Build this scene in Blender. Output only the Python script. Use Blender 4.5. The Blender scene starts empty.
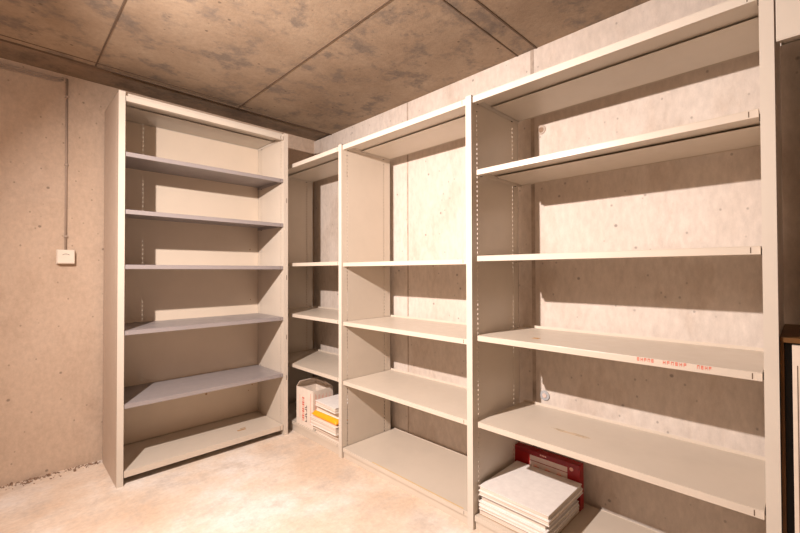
import bpy, bmesh, math, random
from mathutils import Vector, Matrix, Euler

random.seed(7)
scene = bpy.context.scene
COL = scene.collection
PI = math.pi

# ------------------------------------------------------------------ camera
cam_data = bpy.data.cameras.new('camera')
cam_data.sensor_fit = 'HORIZONTAL'
cam_data.sensor_width = 36.0
cam_data.lens = 401.665 / 800.0 * 36.0
cam_data.clip_start = 0.02
cam = bpy.data.objects.new('camera', cam_data)
COL.objects.link(cam)
_r = Vector((0.71051079, -0.70368026, -0.00291861))
_u = Vector((-0.00710379, -0.01132001, 0.99991069))
_f = Vector((0.70365045, 0.7104266, 0.01304179))
cam.matrix_world = Matrix(((_r.x, _u.x, -_f.x, 0.0), (_r.y, _u.y, -_f.y, 0.0), (_r.z, _u.z, -_f.z, 1.2), (0, 0, 0, 1)))
scene.camera = cam

# ------------------------------------------------------------------ light
scene.view_settings.view_transform = 'Standard'
scene.view_settings.look = 'None'
scene.view_settings.gamma = 1.0
scene.view_settings.use_curve_mapping = False
scene.view_settings.exposure = 0.60

world = bpy.data.worlds.new('world')
scene.world = world
world.use_nodes = True
world.node_tree.nodes['Background'].inputs['Color'].default_value = (1.0, 0.8, 0.6, 1)
world.node_tree.nodes['Background'].inputs['Strength'].default_value = 0.0

# a small round wall lamp on the rear wall, out of frame at the left
ld = bpy.data.lights.new('wall_lamp_light', 'AREA')
ld.shape = 'DISK'
ld.size = 0.034
ld.energy = 53.0
ld.spread = math.radians(162)
ld.color = (1.0, 0.875, 0.805)
lo = bpy.data.objects.new('wall_lamp_light', ld)
lo.location = (-0.25, 1.48, 2.06)
lo.rotation_euler = (0, -math.pi / 2 + math.radians(33), 0)
COL.objects.link(lo)
# the globe of the same lamp also throws light sideways and onto its own wall
pd = bpy.data.lights.new('wall_lamp_globe', 'POINT')
pd.energy = 8.0
pd.color = (1.0, 0.875, 0.805)
pd.shadow_soft_size = 0.017
po = bpy.data.objects.new('wall_lamp_globe', pd)
po.location = (-0.25, 1.48, 2.06)
COL.objects.link(po)

# ------------------------------------------------------------------ layout (metres)
XB, YA, H = 2.042, 3.190, 2.405            # right wall, left wall, ceiling
AX0, AX1, AY = 0.459, 1.5097, 2.708        # free-standing unit: sides and front
ATOP = 2.229
BX = 1.5615                                # front of the wall run
PY = [3.137, 2.115, 1.0985, 0.0557, -0.975]  # uprights of the run, from the corner
BTOP = 2.032
DEPTH = 0.435
XMIN, YMIN = -0.36, -3.2

# ------------------------------------------------------------------ materials
def mat(name):
    m = bpy.data.materials.new(name)
    m.use_nodes = True
    nt = m.node_tree
    return m, nt, nt.nodes['Principled BSDF']

def coords(nt, scale=(1, 1, 1)):
    g = nt.nodes.new('ShaderNodeNewGeometry')
    mp = nt.nodes.new('ShaderNodeMapping')
    mp.inputs['Scale'].default_value = scale
    nt.links.new(g.outputs['Position'], mp.inputs['Vector'])
    return mp.outputs['Vector']

def noise(nt, vec, scale, detail=5, rough=0.6):
    n = nt.nodes.new('ShaderNodeTexNoise')
    n.inputs['Scale'].default_value = scale
    n.inputs['Detail'].default_value = detail
    n.inputs['Roughness'].default_value = rough
    nt.links.new(vec, n.inputs['Vector'])
    return n.outputs['Fac']

def ramp(nt, fac, stops):
    r = nt.nodes.new('ShaderNodeValToRGB')
    e = r.color_ramp.elements
    while len(e) < len(stops):
        e.new(0.5)
    for i, (p, c) in enumerate(stops):
        e[i].position = p
        e[i].color = (c[0], c[1], c[2], 1)
    nt.links.new(fac, r.inputs['Fac'])
    return r.outputs['Color']

def mix(nt, a, b, fac, mode='MIX'):
    n = nt.nodes.new('ShaderNodeMix')
    n.data_type = 'RGBA'
    n.blend_type = mode
    for sock, v in ((n.inputs[6], a), (n.inputs[7], b), (n.inputs[0], fac)):
        if hasattr(v, 'is_output'):
            nt.links.new(v, sock)
        elif isinstance(v, tuple):
            sock.default_value = (v[0], v[1], v[2], 1)
        else:
            sock.default_value = v
    return n.outputs[2]

def bump(nt, bsdf, h, strength, dist=0.01):
    b = nt.nodes.new('ShaderNodeBump')
    b.inputs['Strength'].default_value = strength
    b.inputs['Distance'].default_value = dist
    nt.links.new(h, b.inputs['Height'])
    nt.links.new(b.outputs['Normal'], bsdf.inputs['Normal'])

def concrete(name, dark, mid, light, stain, stain_amt=0.5, s0=0.52, s1=0.72, big=1.3, stretch=(1, 1, 1), pores=True, rough=0.9, stain_scale=3.5, lo_=0.3, hi_=0.7):
    m, nt, b = mat(name)
    v = coords(nt, stretch)
    n1 = noise(nt, v, big, 7, 0.62)
    c = ramp(nt, n1, [(lo_, dark), (0.5, mid), (hi_, light)])
    n2 = noise(nt, v, stain_scale, 8, 0.7)
    f2 = ramp(nt, n2, [(s0, (0, 0, 0)), (s1, (stain_amt,) * 3)])
    c = mix(nt, c, stain, f2)
    n3 = noise(nt, v, 42, 6, 0.7)
    f3 = ramp(nt, n3, [(0.3, (0.86,) * 3), (0.7, (1.06,) * 3)])
    c = mix(nt, c, f3, 1.0, 'MULTIPLY')
    if pores:
        vo = nt.nodes.new('ShaderNodeTexVoronoi')
        vo.inputs['Scale'].default_value = 9.0
        nt.links.new(coords(nt), vo.inputs['Vector'])
        fp = ramp(nt, vo.outputs['Distance'], [(0.045, (0.75,) * 3), (0.085, (0, 0, 0))])
        c = mix(nt, c, tuple(0.35 * x for x in mid), fp)
        v2 = nt.nodes.new('ShaderNodeTexVoronoi')
        v2.inputs['Scale'].default_value = 17.0
        nt.links.new(coords(nt, (1, 1, 0.8)), v2.inputs['Vector'])
        c = mix(nt, c, tuple(0.45 * x for x in mid), ramp(nt, v2.outputs['Distance'], [(0.05, (0.65,) * 3), (0.10, (0, 0, 0))]))
    nt.links.new(c, b.inputs['Base Color'])
    b.inputs['Roughness'].default_value = rough
    b.inputs['Specular IOR Level'].default_value = 0.25
    n4 = noise(nt, v, 28, 8, 0.7)
    bump(nt, b, n4, 0.35, 0.006)
    return m

def paint(name, col, rough=0.42, dirt=0.12, spec=0.45, dirt_col=None):
    m, nt, b = mat(name)
    v = coords(nt)
    n = noise(nt, v, 6, 6, 0.65)
    f = ramp(nt, n, [(0.45, (0, 0, 0)), (0.8, (dirt,) * 3)])
    c = mix(nt, col, dirt_col or tuple(x * 0.5 for x in col), f)
    nt.links.new(c, b.inputs['Base Color'])
    r = noise(nt, v, 18, 4, 0.6)
    rr = ramp(nt, r, [(0.3, (rough - 0.05,) * 3), (0.7, (rough + 0.08,) * 3)])
    nt.links.new(rr, b.inputs['Roughness'])
    b.inputs['Specular IOR Level'].default_value = spec
    return m

def plain(name, col, rough=0.6, grain=0.06, scale=30, spec=0.3):
    m, nt, b = mat(name)
    n = noise(nt, coords(nt), scale, 4, 0.6)
    f = ramp(nt, n, [(0.3, (1 - grain,) * 3), (0.7, (1 + grain,) * 3)])
    nt.links.new(mix(nt, col, f, 1.0, 'MULTIPLY'), b.inputs['Base Color'])
    b.inputs['Roughness'].default_value = rough
    b.inputs['Specular IOR Level'].default_value = spec
    return m

def edges(name, col, dark):                 # page edges: fine horizontal layers
    m, nt, b = mat(name)
    n = noise(nt, coords(nt, (3, 3, 260)), 1.0, 2, 0.5)
    nt.links.new(ramp(nt, n, [(0.35, dark), (0.6, col)]), b.inputs['Base Color'])
    b.inputs['Roughness'].default_value = 0.8
    return m

M = {}
M['wall_left'] = concrete('concrete_wall_left', (.52, .39, .29), (.61, .47, .36), (.66, .525, .42), (.42, .30, .22), 0.55, big=1.1, stretch=(1, 1, .7))
M['wall_right'] = concrete('concrete_wall_right', (.56, .48, .41), (.65, .57, .505), (.70, .63, .57), (.44, .33, .25), 0.55, big=1.6, stretch=(1, 1, .45))
M['floor'] = concrete('concrete_floor', (.70, .54, .41), (.77, .65, .54), (.83, .77, .72), (.58, .49, .42), 0.65, 0.5, 0.66, big=1.6, pores=False, rough=0.75, stain_scale=5.0, lo_=0.38, hi_=0.62)
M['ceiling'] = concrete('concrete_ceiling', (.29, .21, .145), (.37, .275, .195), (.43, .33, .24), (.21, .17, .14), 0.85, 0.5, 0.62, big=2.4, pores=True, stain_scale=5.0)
M['wall_back'] = concrete('concrete_wall_warm', (.52, .36, .24), (.60, .42, .28), (.66, .48, .33), (.38, .26, .18), 0.4, big=1.2)
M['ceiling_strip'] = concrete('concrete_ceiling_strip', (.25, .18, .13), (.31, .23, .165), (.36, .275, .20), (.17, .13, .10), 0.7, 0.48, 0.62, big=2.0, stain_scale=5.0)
M['seam'] = plain('ceiling_seam', (.14, .095, .065), 0.9)
M['joint'] = plain('wall_joint', (.42, .34, .28), 0.9, 0.25, 14)
M['paint'] = paint('beige_grey_paint', (.64, .56, .47), 0.36)
M['post'] = paint('beige_post_paint', (.65, .585, .505), 0.40)
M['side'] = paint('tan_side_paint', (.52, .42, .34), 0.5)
M['mauve'] = paint('grey_shelf_paint', (.33, .295, .295), 0.34, 0.15)
M['back'] = paint('cream_back_paint', (.77, .655, .53), 0.55, 0.1)
M['tape'] = plain('yellowed_tape', (.68, .50, .27), 0.6)
M['stain'] = plain('faint_stain', (.56, .44, .31), 0.6, 0.3)
M['dark'] = plain('dark_slot', (.03, .02, .015), 0.8)
M['rust'] = plain('rust_brown', (.45, .27, .13), 0.8, 0.3)
M['white'] = plain('white_paper', (.80, .76, .73), 0.6)
M['page'] = edges('page_edges', (.80, .72, .64), (.58, .47, .38))
M['brownboard'] = plain('brown_board', (.45, .33, .23), 0.7)
M['red'] = plain('red_card', (.30, .009, .009), 0.35, 0.1)
M['darkred'] = plain('dark_red_card', (.22, .008, .01), 0.4)
M['pinkish'] = plain('pinkish_label', (.66, .52, .46), 0.6)
M['orange'] = plain('orange_envelope', (.95, .40, .015), 0.45)
M['carton'] = plain('printed_carton', (.78, .68, .59), 0.6)
M['inkred'] = plain('red_ink', (.66, .17, .12), 0.6)
M['inkpink'] = plain('pink_ink', (.78, .44, .36), 0.6)
M['inkdark'] = plain('dark_ink', (.12, .08, .07), 0.6)
M['plastic'] = plain('white_plastic', (.80, .72, .62), 0.35, 0.02)
M['cable'] = plain('grey_cable', (.42, .33, .27), 0.5)
M['brown'] = plain('brown_wood', (.15, .068, .02), 0.5, 0.25, 12)
M['black'] = plain('gap_shade_black', (.012, .01, .009), 0.6)  # painted shade of the gap beside the cabinet door
M['steel'] = plain('grey_steel', (.42, .42, .43), 0.4)
M['creamboard'] = plain('cream_board', (.74, .63, .53), 0.5)
M['debris'] = plain('crumbs', (.30, .20, .14), 0.95, 0.25, 60)

# ------------------------------------------------------------------ mesh helpers
class MB:
    def __init__(self):
        self.bm = bmesh.new()
        self.mats = []
    def mi(self, m):
        if m not in self.mats:
            self.mats.append(m)
        return self.mats.index(m)
    def box(self, x0, x1, y0, y1, z0, z1, m, mtx=None):
        i = self.mi(m)
        vs = [self.bm.verts.new((x, y, z)) for z in (z0, z1) for x, y in ((x0, y0), (x1, y0), (x1, y1), (x0, y1))]
        for f in ((3, 2, 1, 0), (4, 5, 6, 7), (0, 1, 5, 4), (1, 2, 6, 5), (2, 3, 7, 6), (3, 0, 4, 7)):
            fc = self.bm.faces.new([vs[k] for k in f]); fc.material_index = i
        if mtx is not None:
            bmesh.ops.transform(self.bm, matrix=mtx, verts=vs)
        return vs
    def prism(self, pts, z0, z1, m, axis='z'):      # extrude polygon along an axis
        i = self.mi(m)
        def P(a, b, c):
            return {'z': (a, b, c), 'y': (a, c, b), 'x': (c, a, b)}[axis]
        lo = [self.bm.verts.new(P(a, b, z0)) for a, b in pts]
        hi = [self.bm.verts.new(P(a, b, z1)) for a, b in pts]
        n = len(pts)
        fs = [self.bm.faces.new(lo[::-1]), self.bm.faces.new(hi)]
        for k in range(n):
            fs.append(self.bm.faces.new((lo[k], lo[(k + 1) % n], hi[(k + 1) % n], hi[k])))
        for f in fs:
            f.material_index = i
    def cyl(self, c, axis, r0, r1, length, m, seg=20):
        i = self.mi(m)
        a = Vector(axis).normalized()
        q = a.to_track_quat('Z', 'Y').to_matrix().to_4x4()
        mt = Matrix.Translation(Vector(c)) @ q
        res = bmesh.ops.create_cone(self.bm, cap_ends=True, segments=seg, radius1=r0, radius2=r1, depth=length, matrix=mt)
        for v in res['verts']:
            for f in v.link_faces:
                f.material_index = i
    def build(self, name, parent=None, loc=None, bevel=0.0, seg=2, smooth=False):
        bmesh.ops.recalc_face_normals(self.bm, faces=self.bm.faces)
        me = bpy.data.meshes.new(name)
        self.bm.to_mesh(me); self.bm.free()
        for m in self.mats:
            me.materials.append(m)
        if smooth:
            for p in me.polygons:
                p.use_smooth = True
        o = bpy.data.objects.new(name, me)
        COL.objects.link(o)
        if parent is not None:
            o.parent = parent
        if loc is not None:
            o.location = loc
        if bevel:
            b = o.modifiers.new('bevel', 'BEVEL')
            b.width = bevel; b.segments = seg; b.limit_method = 'ANGLE'; b.angle_limit = math.radians(50)
        return o

def tag(o, label=None, cat=None, group=None, kind=None):
    if label: o['label'] = label
    if cat: o['category'] = cat
    if group: o['group'] = group
    if kind: o['kind'] = kind
    return o

def empty(name, loc, rz=0.0):
    o = bpy.data.objects.new(name, None)
    o.empty_display_size = 0.1
    o.location = loc; o.rotation_euler = (0, 0, rz)
    COL.objects.link(o)
    return o

def structure(mb, name, **k):
    return tag(mb.build(name, **k), kind='structure')

# ------------------------------------------------------------------ room shell
T = 0.12
mb = MB(); mb.box(XMIN - T, XB + T, YMIN - T, YA + T, -T, 0, M['floor']); floor = structure(mb, 'floor')

STRIP_Y = 2.905
mb = MB()
mb.box(XMIN - T, XB + T, YMIN - T, STRIP_Y, H, H + T, M['ceiling'])
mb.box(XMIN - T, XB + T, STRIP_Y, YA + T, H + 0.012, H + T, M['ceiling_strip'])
def seam(p, q, w=0.010, h=0.005, m='seam'):
    p = Vector(p); q = Vector(q); d = (q - p); L = d.length; ang = math.atan2(d.y, d.x)
    mt = Matrix.Translation((p.x, p.y, 0)) @ Matrix.Rotation(ang, 4, 'Z')
    mb.box(0, L, -w / 2, w / 2, H - h, H + 0.002, M[m], mt)
seam((0.367, YMIN), (0.378, STRIP_Y), 0.007, 0.003)
seam((1.200, YMIN), (1.217, STRIP_Y), 0.007, 0.003)
seam((1.240, 1.02), (XB, 1.008), 0.009, 0.003)
seam((1.240, 1.118), (XB, 1.120), 0.007, 0.003)
seam((XMIN, STRIP_Y), (XB, STRIP_Y + 0.004), 0.010, 0.006)
seam((XMIN, STRIP_Y - 0.055), (1.3, STRIP_Y - 0.050), 0.006, 0.002)
ceiling = structure(mb, 'ceiling')

mb = MB()
mb.box(XMIN - T, XB + T, YA, YA + T, 0, H + 0.012, M['wall_left'])
wall_left = structure(mb, 'wall_left')

mb = MB()
mb.box(XB, XB + T, YMIN - T, YA, 0, H, M['wall_right'])
for y, w in ((1.035, 0.020), (1.981, 0.012), (-0.02, 0.012)):
    mb.box(XB - 0.0015, XB + 0.001, y - w / 2, y + w / 2, 0, H, M['joint'])
wall_right = structure(mb, 'wall_right')

mb = MB(); mb.box(XMIN - T, XMIN, YMIN - T, YA, 0, H, M['wall_back']); structure(mb, 'wall_rear')
mb = MB(); mb.box(XMIN, XB, YMIN - T, YMIN, 0, H, M['wall_back']); structure(mb, 'wall_near')

# ------------------------------------------------------------------ shelving parts
SLOT_P, SLOT_H, SLOT_W = 0.0225, 0.0105, 0.0075

def upright_mesh(height, flange_dir, name, parent, loc, sheet='paint'):
    """perforated side sheet in the depth-height plane with a folded front and rear post; local y = depth"""
    mbd = MB()
    pm, sm = M['post'], M[sheet]
    ys = [0.002]
    c1, c2 = 0.047, DEPTH - 0.062
    for c in (c1, c2):
        ys += [c - SLOT_W / 2, c + SLOT_W / 2]
    ys.append(DEPTH)
    zs = [0.0]
    z = 0.07
    while z < height - 0.05:
        zs += [z, z + SLOT_H]
        z += SLOT_P
    zs.append(height)
    i = mbd.mi(sm)
    tk = 0.0015
    g0, g1 = [[[mbd.bm.verts.new((x, yy, zz)) for yy in ys] for zz in zs] for x in (0.0, tk * flange_dir)]
    na, nb = len(zs) - 1, len(ys) - 1
    solid = lambda a, b_: 0 <= a < na and 0 <= b_ < nb and not (b_ in (1, 3) and a % 2 == 1)
    for a in range(na):
        for b_ in range(nb):
            if not solid(a, b_):
                continue
            for g in (g0, g1):
                mbd.bm.faces.new((g[a][b_], g[a][b_ + 1], g[a + 1][b_ + 1], g[a + 1][b_])).material_index = i
            for da, db, p, q in ((-1, 0, (a, b_), (a, b_ + 1)), (1, 0, (a + 1, b_), (a + 1, b_ + 1)), (0, -1, (a, b_), (a + 1, b_)), (0, 1, (a, b_ + 1), (a + 1, b_ + 1))):
                if not solid(a + da, b_ + db):
                    mbd.bm.faces.new((g0[p[0]][p[1]], g0[q[0]][q[1]], g1[q[0]][q[1]], g1[p[0]][p[1]])).material_index = i
    w = 0.032 * flange_dir
    s = lambda a, b_: (min(a, b_), max(a, b_))
    x0, x1 = s(0, w)
    mbd.box(x0, x1, 0, 0.003, 0, height, pm)                      # front face of the post
    r0, r1 = s(w, w - 0.003 * flange_dir)
    mbd.box(r0, r1, 0.003, 0.022, 0, height, pm)                  # its return lip
    mbd.box(x0, x1, DEPTH - 0.003, DEPTH, 0, height, sm)          # rear face
    mbd.box(r0, r1, DEPTH - 0.022, DEPTH - 0.003, 0, height, sm)
    mbd.box(x0, x1, 0.003, DEPTH - 0.003, height - 0.002, height, sm)   # closed top
    o = mbd.build(name, parent, loc)
    return o

def shelf_part(W, D, name, parent, loc, m, lip=0.025, under=True, cap=False, upstand=0.012):
    """pressed steel shelf; origin = left end of front top edge, local x along the front, y to the back"""
    mbd = MB()
    mm = M[m]
    mbd.box(0, W, 0.0, D, -0.002, 0, mm)
    mbd.box(0, W, 0.0, 0.010, -lip, -0.002, mm)                   # boxed front lip
    mbd.box(0, W, 0.010, 0.028, -lip, -lip + 0.002, mm)           # inward return
    mbd.box(0, 0.0015, 0.010, D, -0.024, -0.002, mm)              # folded ends
    mbd.box(W - 0.0015, W, 0.010, D, -0.024, -0.002, mm)
    mbd.box(0, W, D - 0.002, D, -0.014, upstand, mm)              # rear fold, turned up
    if under:
        mbd.box(0.006, W - 0.006, D * 0.36, D - 0.006, -0.011, -0.009, mm)  # stiffener plate under the rear half
        mbd.box(0.006, W - 0.006, D - 0.008, D - 0.006, -0.009, -0.002, mm)
    if cap:
        mbd.box(-0.004, W + 0.004, 0.022, D, 0.0, 0.022, mm)
    o = mbd.build(name, parent, loc, bevel=0.0016, seg=2)
    # end-cap seam in the lip and the clips in the slots
    q = MB()
    x = W - 0.022
    q.box(x - 0.0012, x + 0.0012, -0.0006, 0.004, -lip + 0.004, -0.004, M['seam'])
    q.build('lip_seam', o)
    for x in (-0.0045, W - 0.0005):
        for y in (0.036, D - 0.07):
            c = MB()
            c.box(x, x + 0.005, y, y + 0.012, -0.026, -0.006, M['dark'])
            c.build('clip', o)
    return o

# ------------------------------------------------------------------ free-standing unit against the left wall
unit = empty('shelving_unit', (AX0, AY, 0))
tag(unit, 'tall free-standing beige metal shelving unit with grey inner shelves against the left wall', 'shelving')
WA = AX1 - AX0
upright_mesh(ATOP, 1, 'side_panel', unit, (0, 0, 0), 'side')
upright_mesh(ATOP, 1, 'side_panel', unit, (WA - 0.032, 0, 0))
mb = MB()
mb.box(0.03, WA - 0.0335, DEPTH - 0.012, DEPTH - 0.010, 0.05, ATOP - 0.01, M['back'])
for x, z, r in ((0.62, 0.30, 0.008), (0.93, 0.33, 0.004), (0.955, 0.37, 0.004), (0.94, 0.26, 0.004), (0.97, 0.30, 0.005), (0.95, 1.38, 0.005), (0.955, 0.98, 0.004)):
    mb.cyl((x, DEPTH - 0.0125, z), (0, 1, 0), r, r, 0.002, M['rust'], 10)
mb.build('back_panel', unit)
xs0, ws = 0.036, WA - 0.036 - 0.036
for z in (1.889, 1.560, 1.245, 0.869, 0.4535):
    o = shelf_part(ws, DEPTH - 0.016, 'shelf', unit, (xs0, 0.008, z), 'mauve', under=False)
    o['label'] = 'grey inner shelf'
shelf_part(ws, DEPTH - 0.016, 'shelf', unit, (xs0, 0.006, 0.078), 'paint', lip=0.036, under=False, upstand=0.003)
o = shelf_part(ws, DEPTH - 0.016, 'top_shelf', unit, (xs0, 0.004, ATOP - 0.020), 'post', cap=True, lip=0.030)
for z in (1.73, 1.16, 0.72, 0.42):
    mb = MB(); mb.box(WA - 0.013, WA - 0.009, -0.0006, 0.002, z - 0.017, z + 0.017, M['seam'])
    mb.build('post_slot', unit)
mb = MB()
mb.box(0.73, 0.79, 0.12, 0.14, 0.0782, 0.0786, M['rust']); mb.box(0.76, 0.80, 0.15, 0.16, 0.0782, 0.0786, M['rust'])
o = mb.build('rust_stain', unit); o['label'] = 'rusty stain on the bottom shelf'

# ------------------------------------------------------------------ the run along the right wall
run = empty('shelving_run', (BX, PY[1], 0), -PI / 2)     # local x = towards the camera along the wall, y = to the wall
tag(run, 'long beige metal shelving of four bays with slotted uprights along the right wall', 'shelving')
lx = lambda Y: PY[1] - Y
for Y in PY:
    upright_mesh(BTOP, -1, 'upright', run, (lx(Y), 0, 0))
BAYS = [
    dict(z=[1.2687, 0.883, 0.504], bottom=0.075),
    dict(z=[1.2602, 0.878, 0.4955], bottom=0.066),
    dict(z=[1.6758, 1.2729, 0.9025, 0.5031], bottom=0.066),
    dict(z=[], bottom=0.066),
]
letter_shelf = None
hole_shelf = None
for k, b in enumerate(BAYS):
    x0 = lx(PY[k]) + 0.004
    W = PY[k] - PY[k + 1] - 0.032 - 0.008
    for j, z in enumerate(b['z']):
        dx = 0.018 if k == 2 else 0.0
        s = shelf_part(W - dx, DEPTH - 0.010, 'shelf', run, (x0 + dx, 0.010, z), 'paint')
        if k == 2 and j == 2:
            letter_shelf = (s, x0 + dx)
        if k == 2 and j == 3:
            hole_shelf = (s, x0 + dx)
    bs = shelf_part(W, DEPTH + 0.028, 'bottom_shelf', run, (x0, 0.006, b['bottom']), 'paint', under=False, upstand=0.003)
    shelf_part(W, DEPTH - 0.010, 'top_shelf', run, (x0, 0.008, BTOP - 0.006), 'post', lip=0.030)
    if k == 1:
        mb = MB()
        mb.box(0.28, W - 0.03, 0.004, 0.012, 0.0001, 0.0006, M['tape'])
        o = mb.build('edge_tape', bs); o['label'] = 'yellowed strip along the front edge'
    mb = MB()
    mb.box(x0, x0 + W, 0.014, 0.018, 0.0, b['bottom'] - 0.030, M['paint'])
    mb.build('kick_plate', run, bevel=0.001)
mb = MB()
x0 = lx(PY[3]) + 0.004
W = PY[3] - PY[4] - 0.04
mb.box(x0, x0 + W, 0.002, 0.006, BTOP - 0.175, BTOP - 0.03, M['post'])
mb.box(x0, x0 + W, 0.002, 0.022, BTOP - 0.179, BTOP - 0.175, M['post'])
o = mb.build('header_panel', run, bevel=0.001); o['label'] = 'deep header panel of the nearest bay'

# red marks stencilled on the front lip of a shelf (small strokes, worn)
s, sx0 = letter_shelf
mb = MB()
def words(spans, n_letters):
    for (ya, yb), n in zip(spans, n_letters):
        la, lb = lx(ya) - sx0, lx(yb) - sx0
        step = (lb - la) / n
        for i in range(n):
            a = la + i * step
            w = step * 0.62
            zt, zb = -0.002, -0.0135
            sw = step * 0.13
            kind = (i * 5 + n) % 4
            m = M['inkred']
            mb.box(a, a + sw, -0.0005, 0.001, zb, zt, m)
            if kind in (0, 1, 3):
                mb.box(a + sw, a + w, -0.0005, 0.001, zt - 0.003, zt, m)
            if kind in (0, 2):
                mb.box(a + w - sw, a + w, -0.0005, 0.001, zb, zt, m)
            if kind in (1, 2, 3):
                mb.box(a + sw, a + w, -0.0005, 0.001, (zt + zb) / 2 - 0.0015, (zt + zb) / 2 + 0.0015, m)
            if kind == 1:
                mb.box(a + sw, a + w, -0.0005, 0.001, zb, zb + 0.003, m)
words([(0.416, 0.362), (0.339, 0.270), (0.246, 0.206)], [5, 6, 4])
o = mb.build('lettering', s); o['label'] = 'red stencilled lettering'
mb = MB()
mb.box(lx(0.86) - sx0, lx(0.83) - sx0, 0.10, 0.13, 0.0001, 0.0005, M['rust'])
o = mb.build('rust_stain', s); o['label'] = 'small rusty stain'
s, sx0 = hole_shelf
bmk = MB()
rk = random.Random(5)
pts = []
for i in range(22):
    a = 2 * PI * i / 22
    r_ = 1 + rk.uniform(-0.35, 0.35)
    pts.append((lx(0.72) - sx0 + 0.075 * r_ * math.cos(a), 0.17 + 0.012 * r_ * math.sin(a)))
bmk.prism(pts, 0.0001, 0.0004, M['stain'])
o = bmk.build('stain', s); o['label'] = 'long faint brown stain'

# ------------------------------------------------------------------ plugs in the right wall
def wall_plug(y, z, label, r=0.026):
    mb = MB()
    mb.cyl((0, 0, 0), (1, 0, 0), r, r, 0.006, M['steel'], 24)
    mb.cyl((-0.003, 0, 0), (1, 0, 0), r * 0.45, r * 0.5, 0.006, M['pinkish'], 20)
    o = mb.build('wall_plug', None, (XB - 0.003, y, z), bevel=0.001)
    tag(o, label, 'plug')
wall_plug(0.976, 0.545, 'round grey plug in the right concrete wall just above the second shelf from the bottom')
mb = MB()
mb.cyl((0, 0, 0), (1, 0, 0), 0.024, 0.024, 0.004, M['joint'], 24)
mb.cyl((-0.0015, 0, 0), (1, 0, 0), 0.014, 0.014, 0.004, M['debris'], 20)
tag(mb.build('wall_plug', None, (XB - 0.002, 0.985, 1.955)), 'round brown tie hole high on the right wall under the top shelf', 'plug')

# ------------------------------------------------------------------ papers in the bays
def book(name, x0, x1, y0, y1, z0, z1, cover, label, cat, group=None, rz=0.0, pages='page', board=0.003, inset=0.003):
    cx, cy = (x0 + x1) / 2, (y0 + y1) / 2
    e = empty(name, (cx, cy, z0), rz)
    hx, hy, t = (x1 - x0) / 2, (y1 - y0) / 2, z1 - z0
    b = min(board, t * 0.25)
    m1 = MB(); m1.box(-hx, hx, -hy, hy, t - b, t, M[cover]); m1.build('cover', e, bevel=0.0006)
    m1 = MB(); m1.box(-hx, hx, -hy, hy, 0, b, M[cover]); m1.build('back_cover', e, bevel=0.0006)
    m1 = MB(); m1.box(-hx + inset, hx - inset, -hy + inset, hy - inset, b, t - b, M[pages]); m1.build('page_block', e)
    return tag(e, label, cat, group)

FB = 0.0665
G = 'stacked books on the bottom shelf'
book('book', 1.592, 1.940, 0.760, 1.088, FB, FB + 0.030, 'brownboard', 'brown-covered book at the bottom of the big stack on the lowest shelf', 'book', G)
book('book', 1.585, 1.915, 0.752, 1.084, FB + 0.0302, FB + 0.046, 'white', 'thin white book just above the brown book in the big stack', 'book', G, 0.01)
book('book', 1.588, 1.920, 0.757, 1.086, FB + 0.0462, FB + 0.062, 'white', 'thin white book third from the bottom of the big stack', 'book', G, -0.008)
book('book', 1.600, 1.915, 0.770, 1.080, FB + 0.0622, FB + 0.082, 'white', 'white book lying under the overhanging top pair of the big stack', 'book', G, 0.012)
book('book', 1.67, 1.900, 0.82, 1.04, FB + 0.0822, FB + 0.094, 'brownboard', 'narrow brown spacer added in the shadow gap of the big stack', 'book', G, 0.0, pages='brownboard')  # added spacer, set back so the gap under the top pair reads dark
book('book', 1.585, 1.941, 0.745, 1.084, FB + 0.0942, FB + 0.115, 'white', 'white book second from the top of the big stack', 'book', G, 0.0)
book('book', 1.588, 1.939, 0.749, 1.083, FB + 0.1152, FB + 0.136, 'white', 'blank white book on top of the big stack, lit by the lamp', 'book', G, 0.004)

# red and white carton standing behind the stack
e = empty('red_carton', (1.966, 0.935, FB))
tag(e, 'red and white flat carton standing upright behind the stack of white books', 'box')
mb = MB(); mb.box(-0.022, 0.022, -0.175, 0.172, 0, 0.213, M['red']); mb.build('carton_body', e, bevel=0.001)
mb = MB(); mb.box(-0.0232, -0.0215, -0.115, 0.078, 0.164, 0.188, M['pinkish']); o = mb.build('upper_label', e); o['label'] = 'pale upper label strip'
mb = MB()
mb.box(-0.0232, -0.0215, -0.115, 0.078, 0.04, 0.160, M['pinkish'])
for y in (0.045, -0.015, -0.075):
    mb.box(-0.0238, -0.0225, y - 0.016, y + 0.014, 0.116, 0.138, M['inkred'])
    mb.box(-0.0238, -0.0225, y - 0.008, y + 0.008, 0.138, 0.148, M['inkpink'])
o = mb.build('lower_label', e); o['label'] = 'pale lower label with red figures'
mb = MB(); mb.box(-0.0232, -0.0215, -0.174, 0.171, 0.192, 0.2128, M['darkred'])
for i in range(4):
    mb.box(-0.0238, -0.0225, -0.01 + i * 0.009, -0.004 + i * 0.009, 0.199, 0.206, M['inkpink'])
mb.build('top_band', e)
mb = MB(); mb.cyl((-0.0225, -0.135, 0.185), (1, 0, 0), 0.009, 0.009, 0.003, M['inkpink'], 18); o = mb.build('round_sticker', e); o['label'] = 'round pink dot'

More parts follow.
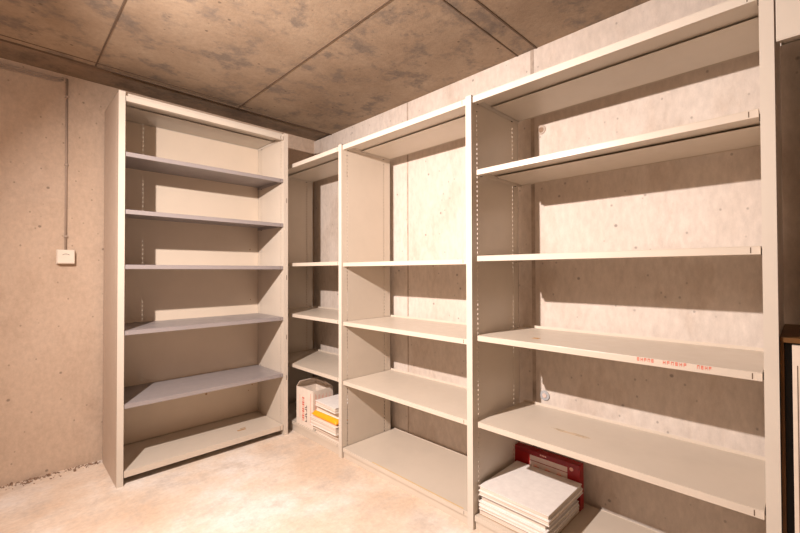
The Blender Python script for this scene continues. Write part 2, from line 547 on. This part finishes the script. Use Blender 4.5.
# corner bay: printed carton and a pile of papers
CB = 0.0755
e = empty('printed_carton', (1.665, 2.590, CB), 0.03)
tag(e, 'white carton with red and black print and open flaps standing in the corner bay', 'box')
mb = MB()
hx, hy, hh, t = 0.088, 0.108, 0.272, 0.003
mb.box(-hx, -hx + t, -hy, hy, 0, hh, M['carton']); mb.box(hx - t, hx, -hy, hy, 0, hh, M['carton'])
mb.box(-hx + t, hx - t, -hy, -hy + t, 0, hh, M['carton']); mb.box(-hx + t, hx - t, hy - t, hy, 0, hh, M['carton'])
mb.box(-hx + t, hx - t, -hy + t, hy - t, 0, t, M['carton'])
mb.build('carton_body', e, bevel=0.0008)
for sgn in (1,):
    mb = MB()
    mt = Matrix.Translation((0, hy - 0.002, hh)) @ Matrix.Rotation(math.radians(-38), 4, 'X')
    mb.box(-hx, hx, -0.0015, 0.0015, 0, 0.06, M['carton'], Matrix.Translation((0, hy - 0.003, hh)) @ Matrix.Rotation(math.radians(42), 4, 'X'))
    mb.build('flap', e)
mb = MB(); mb.box(-0.0015, 0.0015, -hy, hy, 0, 0.07, M['carton'], Matrix.Translation((hx - 0.003, 0, hh)) @ Matrix.Rotation(math.radians(-50), 4, 'Y')); mb.build('flap', e)
mb = MB()
rr = random.Random(3)
yy = 0.02
for i in range(11):                      # upright red print and black characters on the front
    z = 0.035 + i * 0.016
    mb.box(-hx - 0.0006, -hx + 0.001, 0.004, 0.030, z, z + 0.012, M['inkred'] if i % 3 else M['inkpink'])
for i in range(5):
    z = 0.035 + i * 0.025
    mb.box(-hx - 0.0006, -hx + 0.001, -0.030, -0.023, z, z + 0.019, M['inkdark'])
    mb.box(-hx - 0.0006, -hx + 0.001, -0.023, -0.006, z + (i % 2) * 0.012, z + 0.006 + (i % 2) * 0.012, M['inkdark'])
mb.box(-hx - 0.0006, -hx + 0.001, -0.082, -0.074, 0.03, 0.25, M['inkpink'])
mb.box(-hx - 0.0006, -hx + 0.001, 0.060, 0.064, 0.05, 0.22, M['inkpink'])
for i in range(5):
    x = -0.07 + i * 0.03
    mb.box(x, x + 0.004, -hy - 0.0006, -hy + 0.001, 0.05, 0.25 - 0.01 * i, M['inkpink'])
    mb.box(x + 0.008, x + 0.011, -hy - 0.0006, -hy + 0.001, 0.10, 0.24, M['inkpink'])
o = mb.build('print', e); o['label'] = 'red and black print'

G2 = 'papers piled in the corner bay'
book('paper_bundle', 1.575, 1.80, 2.165, 2.440, CB, CB + 0.028, 'carton', 'pale brown-edged book at the bottom of the corner bay pile', 'book', G2)
book('paper_bundle', 1.565, 1.80, 2.165, 2.455, CB + 0.0282, CB + 0.058, 'carton', 'cream book above the bottom one in the corner bay pile', 'book', G2, 0.01)
book('paper_bundle', 1.545, 1.80, 2.160, 2.462, CB + 0.0582, CB + 0.110, 'white', 'thick white book under the orange envelope', 'book', G2, 0.0)
# padded envelope: soft rounded slab
e_z = CB + 0.1102
me = bpy.data.meshes.new('padded_envelope'); bm = bmesh.new()
NX, NY = 14, 18
def pad(u, v):
    r = max(0.0, 1 - abs(u) ** 9) * max(0.0, 1 - abs(v) ** 9)
    return r ** 0.4
top = [[bm.verts.new((0.115 * (2 * i / NX - 1), 0.148 * (2 * j / NY - 1), 0.0225 + 0.0225 * pad(2 * i / NX - 1, 2 * j / NY - 1))) for j in range(NY + 1)] for i in range(NX + 1)]
bot = [[bm.verts.new((0.115 * (2 * i / NX - 1), 0.148 * (2 * j / NY - 1), 0.0215 - 0.0215 * pad(2 * i / NX - 1, 2 * j / NY - 1))) for j in range(NY + 1)] for i in range(NX + 1)]
for i in range(NX):
    for j in range(NY):
        bm.faces.new((top[i][j], top[i + 1][j], top[i + 1][j + 1], top[i][j + 1]))
        bm.faces.new((bot[i][j], bot[i][j + 1], bot[i + 1][j + 1], bot[i + 1][j]))
for i in range(NX):
    bm.faces.new((top[i][0], bot[i][0], bot[i + 1][0], top[i + 1][0])); bm.faces.new((top[i][NY], top[i + 1][NY], bot[i + 1][NY], bot[i][NY]))
for j in range(NY):
    bm.faces.new((top[0][j], top[0][j + 1], bot[0][j + 1], bot[0][j])); bm.faces.new((top[NX][j], bot[NX][j], bot[NX][j + 1], top[NX][j + 1]))
bmesh.ops.recalc_face_normals(bm, faces=bm.faces)
bm.to_mesh(me); bm.free(); me.materials.append(M['orange'])
for p in me.polygons: p.use_smooth = True
env = bpy.data.objects.new('padded_envelope', me); COL.objects.link(env)
env.location = (1.665, 2.312, e_z)
tag(env, 'bright orange padded envelope in the middle of the corner bay pile', 'envelope')
book('paper_bundle', 1.575, 1.80, 2.165, 2.430, e_z + 0.0452, e_z + 0.090, 'white', 'white folder lying on the orange envelope', 'folder', G2, 0.02)
book('paper_bundle', 1.548, 1.79, 2.160, 2.405, e_z + 0.0902, e_z + 0.125, 'white', 'white folder on top of the corner bay pile', 'folder', G2, -0.03)

# ------------------------------------------------------------------ nearest bay: things behind the last visible post
e = empty('storage_cabinet', (1.78, -0.20, 0.0665))
tag(e, 'brown cabinet with a tall cream door standing in the nearest bay at the right edge', 'cabinet')
mb = MB()
mb.box(-0.205, 0.200, 0.246, 0.2535, 0, 0.930, M['brown'])
mb.box(-0.205, 0.200, -0.30, -0.292, 0, 0.930, M['brown'])
mb.box(0.192, 0.200, -0.292, 0.246, 0, 0.930, M['brown'])
mb.box(-0.19, 0.192, -0.292, 0.246, 0, 0.012, M['brown'])
mb.build('cabinet_body', e)
mb = MB(); mb.box(-0.207, 0.202, -0.302, 0.2545, 0.9302, 0.944, M['brown']); mb.build('top_board', e, bevel=0.001)
mb = MB(); mb.box(-0.180, -0.176, -0.290, 0.245, 0.013, 0.928, M['black']); mb.build('gap_shade_sheet', e)  # black sheet painted in for the shade of the gap beside the door
mb = MB()
mb.box(-0.212, -0.182, -0.285, 0.229, 0.006, 0.925, M['creamboard'])
mb.box(-0.2125, -0.210, 0.217, 0.220, 0.02, 0.87, M['seam'])
mb.build('door', e, bevel=0.001)

# ------------------------------------------------------------------ junction box and cable on the left wall
e = empty('junction_box', (0.2745, YA, 1.2965))
tag(e, 'small white surface junction box on the left wall at the end of the cable', 'junction box')
mb = MB(); mb.box(-0.044, 0.044, -0.018, 0, -0.044, 0.044, M['plastic']); mb.build('box_base', e, bevel=0.004, seg=3)
mb = MB(); mb.box(-0.042, 0.042, -0.040, -0.0185, -0.042, 0.042, M['plastic']); mb.build('box_cover', e, bevel=0.006, seg=3)
def tube(name, pts, r, m, parent=None, seg=10):
    pts = [Vector(p) for p in pts]
    mbt = MB(); i_ = mbt.mi(M[m]); rings = []
    for k, p in enumerate(pts):
        t = (pts[min(k + 1, len(pts) - 1)] - pts[max(k - 1, 0)]).normalized()
        n = Vector((0, 1, 0)); b_ = t.cross(n).normalized()
        rings.append([mbt.bm.verts.new(p + r * (math.cos(2 * PI * a / seg) * n + math.sin(2 * PI * a / seg) * b_)) for a in range(seg)])
    for A, B in zip(rings, rings[1:]):
        for a in range(seg):
            mbt.bm.faces.new((A[a], A[(a + 1) % seg], B[(a + 1) % seg], B[a]))
    mbt.bm.faces.new(rings[0]); mbt.bm.faces.new(rings[-1])
    return mbt.build(name, parent, smooth=True)
o = tube('cover_mark', [(0.019 * math.cos(math.radians(150 - i * 15)), -0.0402, 0.004 + 0.013 * math.sin(math.radians(150 - i * 15))) for i in range(9)], 0.0014, 'inkdark', e, 6)
o['label'] = 'dark arc mark'
e = empty('cable_run', (0.2745, YA, 1.342))
tag(e, 'thin grey cable along the left wall and down to the junction box', 'cable')
tube('cable', [(0, -0.008, 0.0), (0, -0.008, 1.050)], 0.0055, 'cable', e)
for dz, rr_ in ((0.0, 0.05), (0.020, 0.03)):
    p2 = [(XMIN - 0.2645, -0.008, 1.018 + dz), (-0.016 - rr_, -0.008, 1.018 + dz)]
    for i in range(1, 5):
        a = math.radians(-90 + 18 * i)
        p2.append((-0.016 - rr_ + rr_ * math.cos(a), -0.008, 1.018 + dz + rr_ * 0.6 * (1 + math.sin(a))))
    tube('cable', p2, 0.0050, 'cable', e)
for (x, z) in ((0, 0.94), (0, 0.52), (0, 0.08)):
    mb = MB()
    mb.box(x - 0.010, x + 0.010, -0.015, 0, z - 0.006, z + 0.006, M['cable'])
    mb.build('cable_clip', e, bevel=0.002)

# crumbs and dirt along the foot of the left wall (nobody could count them)
mb = MB()
rr = random.Random(11)
for i in range(420):
    x = rr.uniform(-0.33, 0.45)
    y = YA - abs(rr.gauss(0, 0.03)) - 0.004
    s_ = rr.uniform(0.001, 0.0042) * (1.0 if rr.random() < .93 else 2.4)
    mt = Matrix.Translation((x, y, s_ * 0.35)) @ Euler((rr.uniform(0, 3), rr.uniform(0, 3), rr.uniform(0, 3))).to_matrix().to_4x4()
    mb.box(-s_, s_, -s_ * 0.7, s_ * 0.7, -s_ * 0.5, s_ * 0.5, M['debris'], mt)
tag(mb.build('rubble'), 'crumbs of concrete and dirt along the foot of the left wall', 'rubble', kind='stuff')
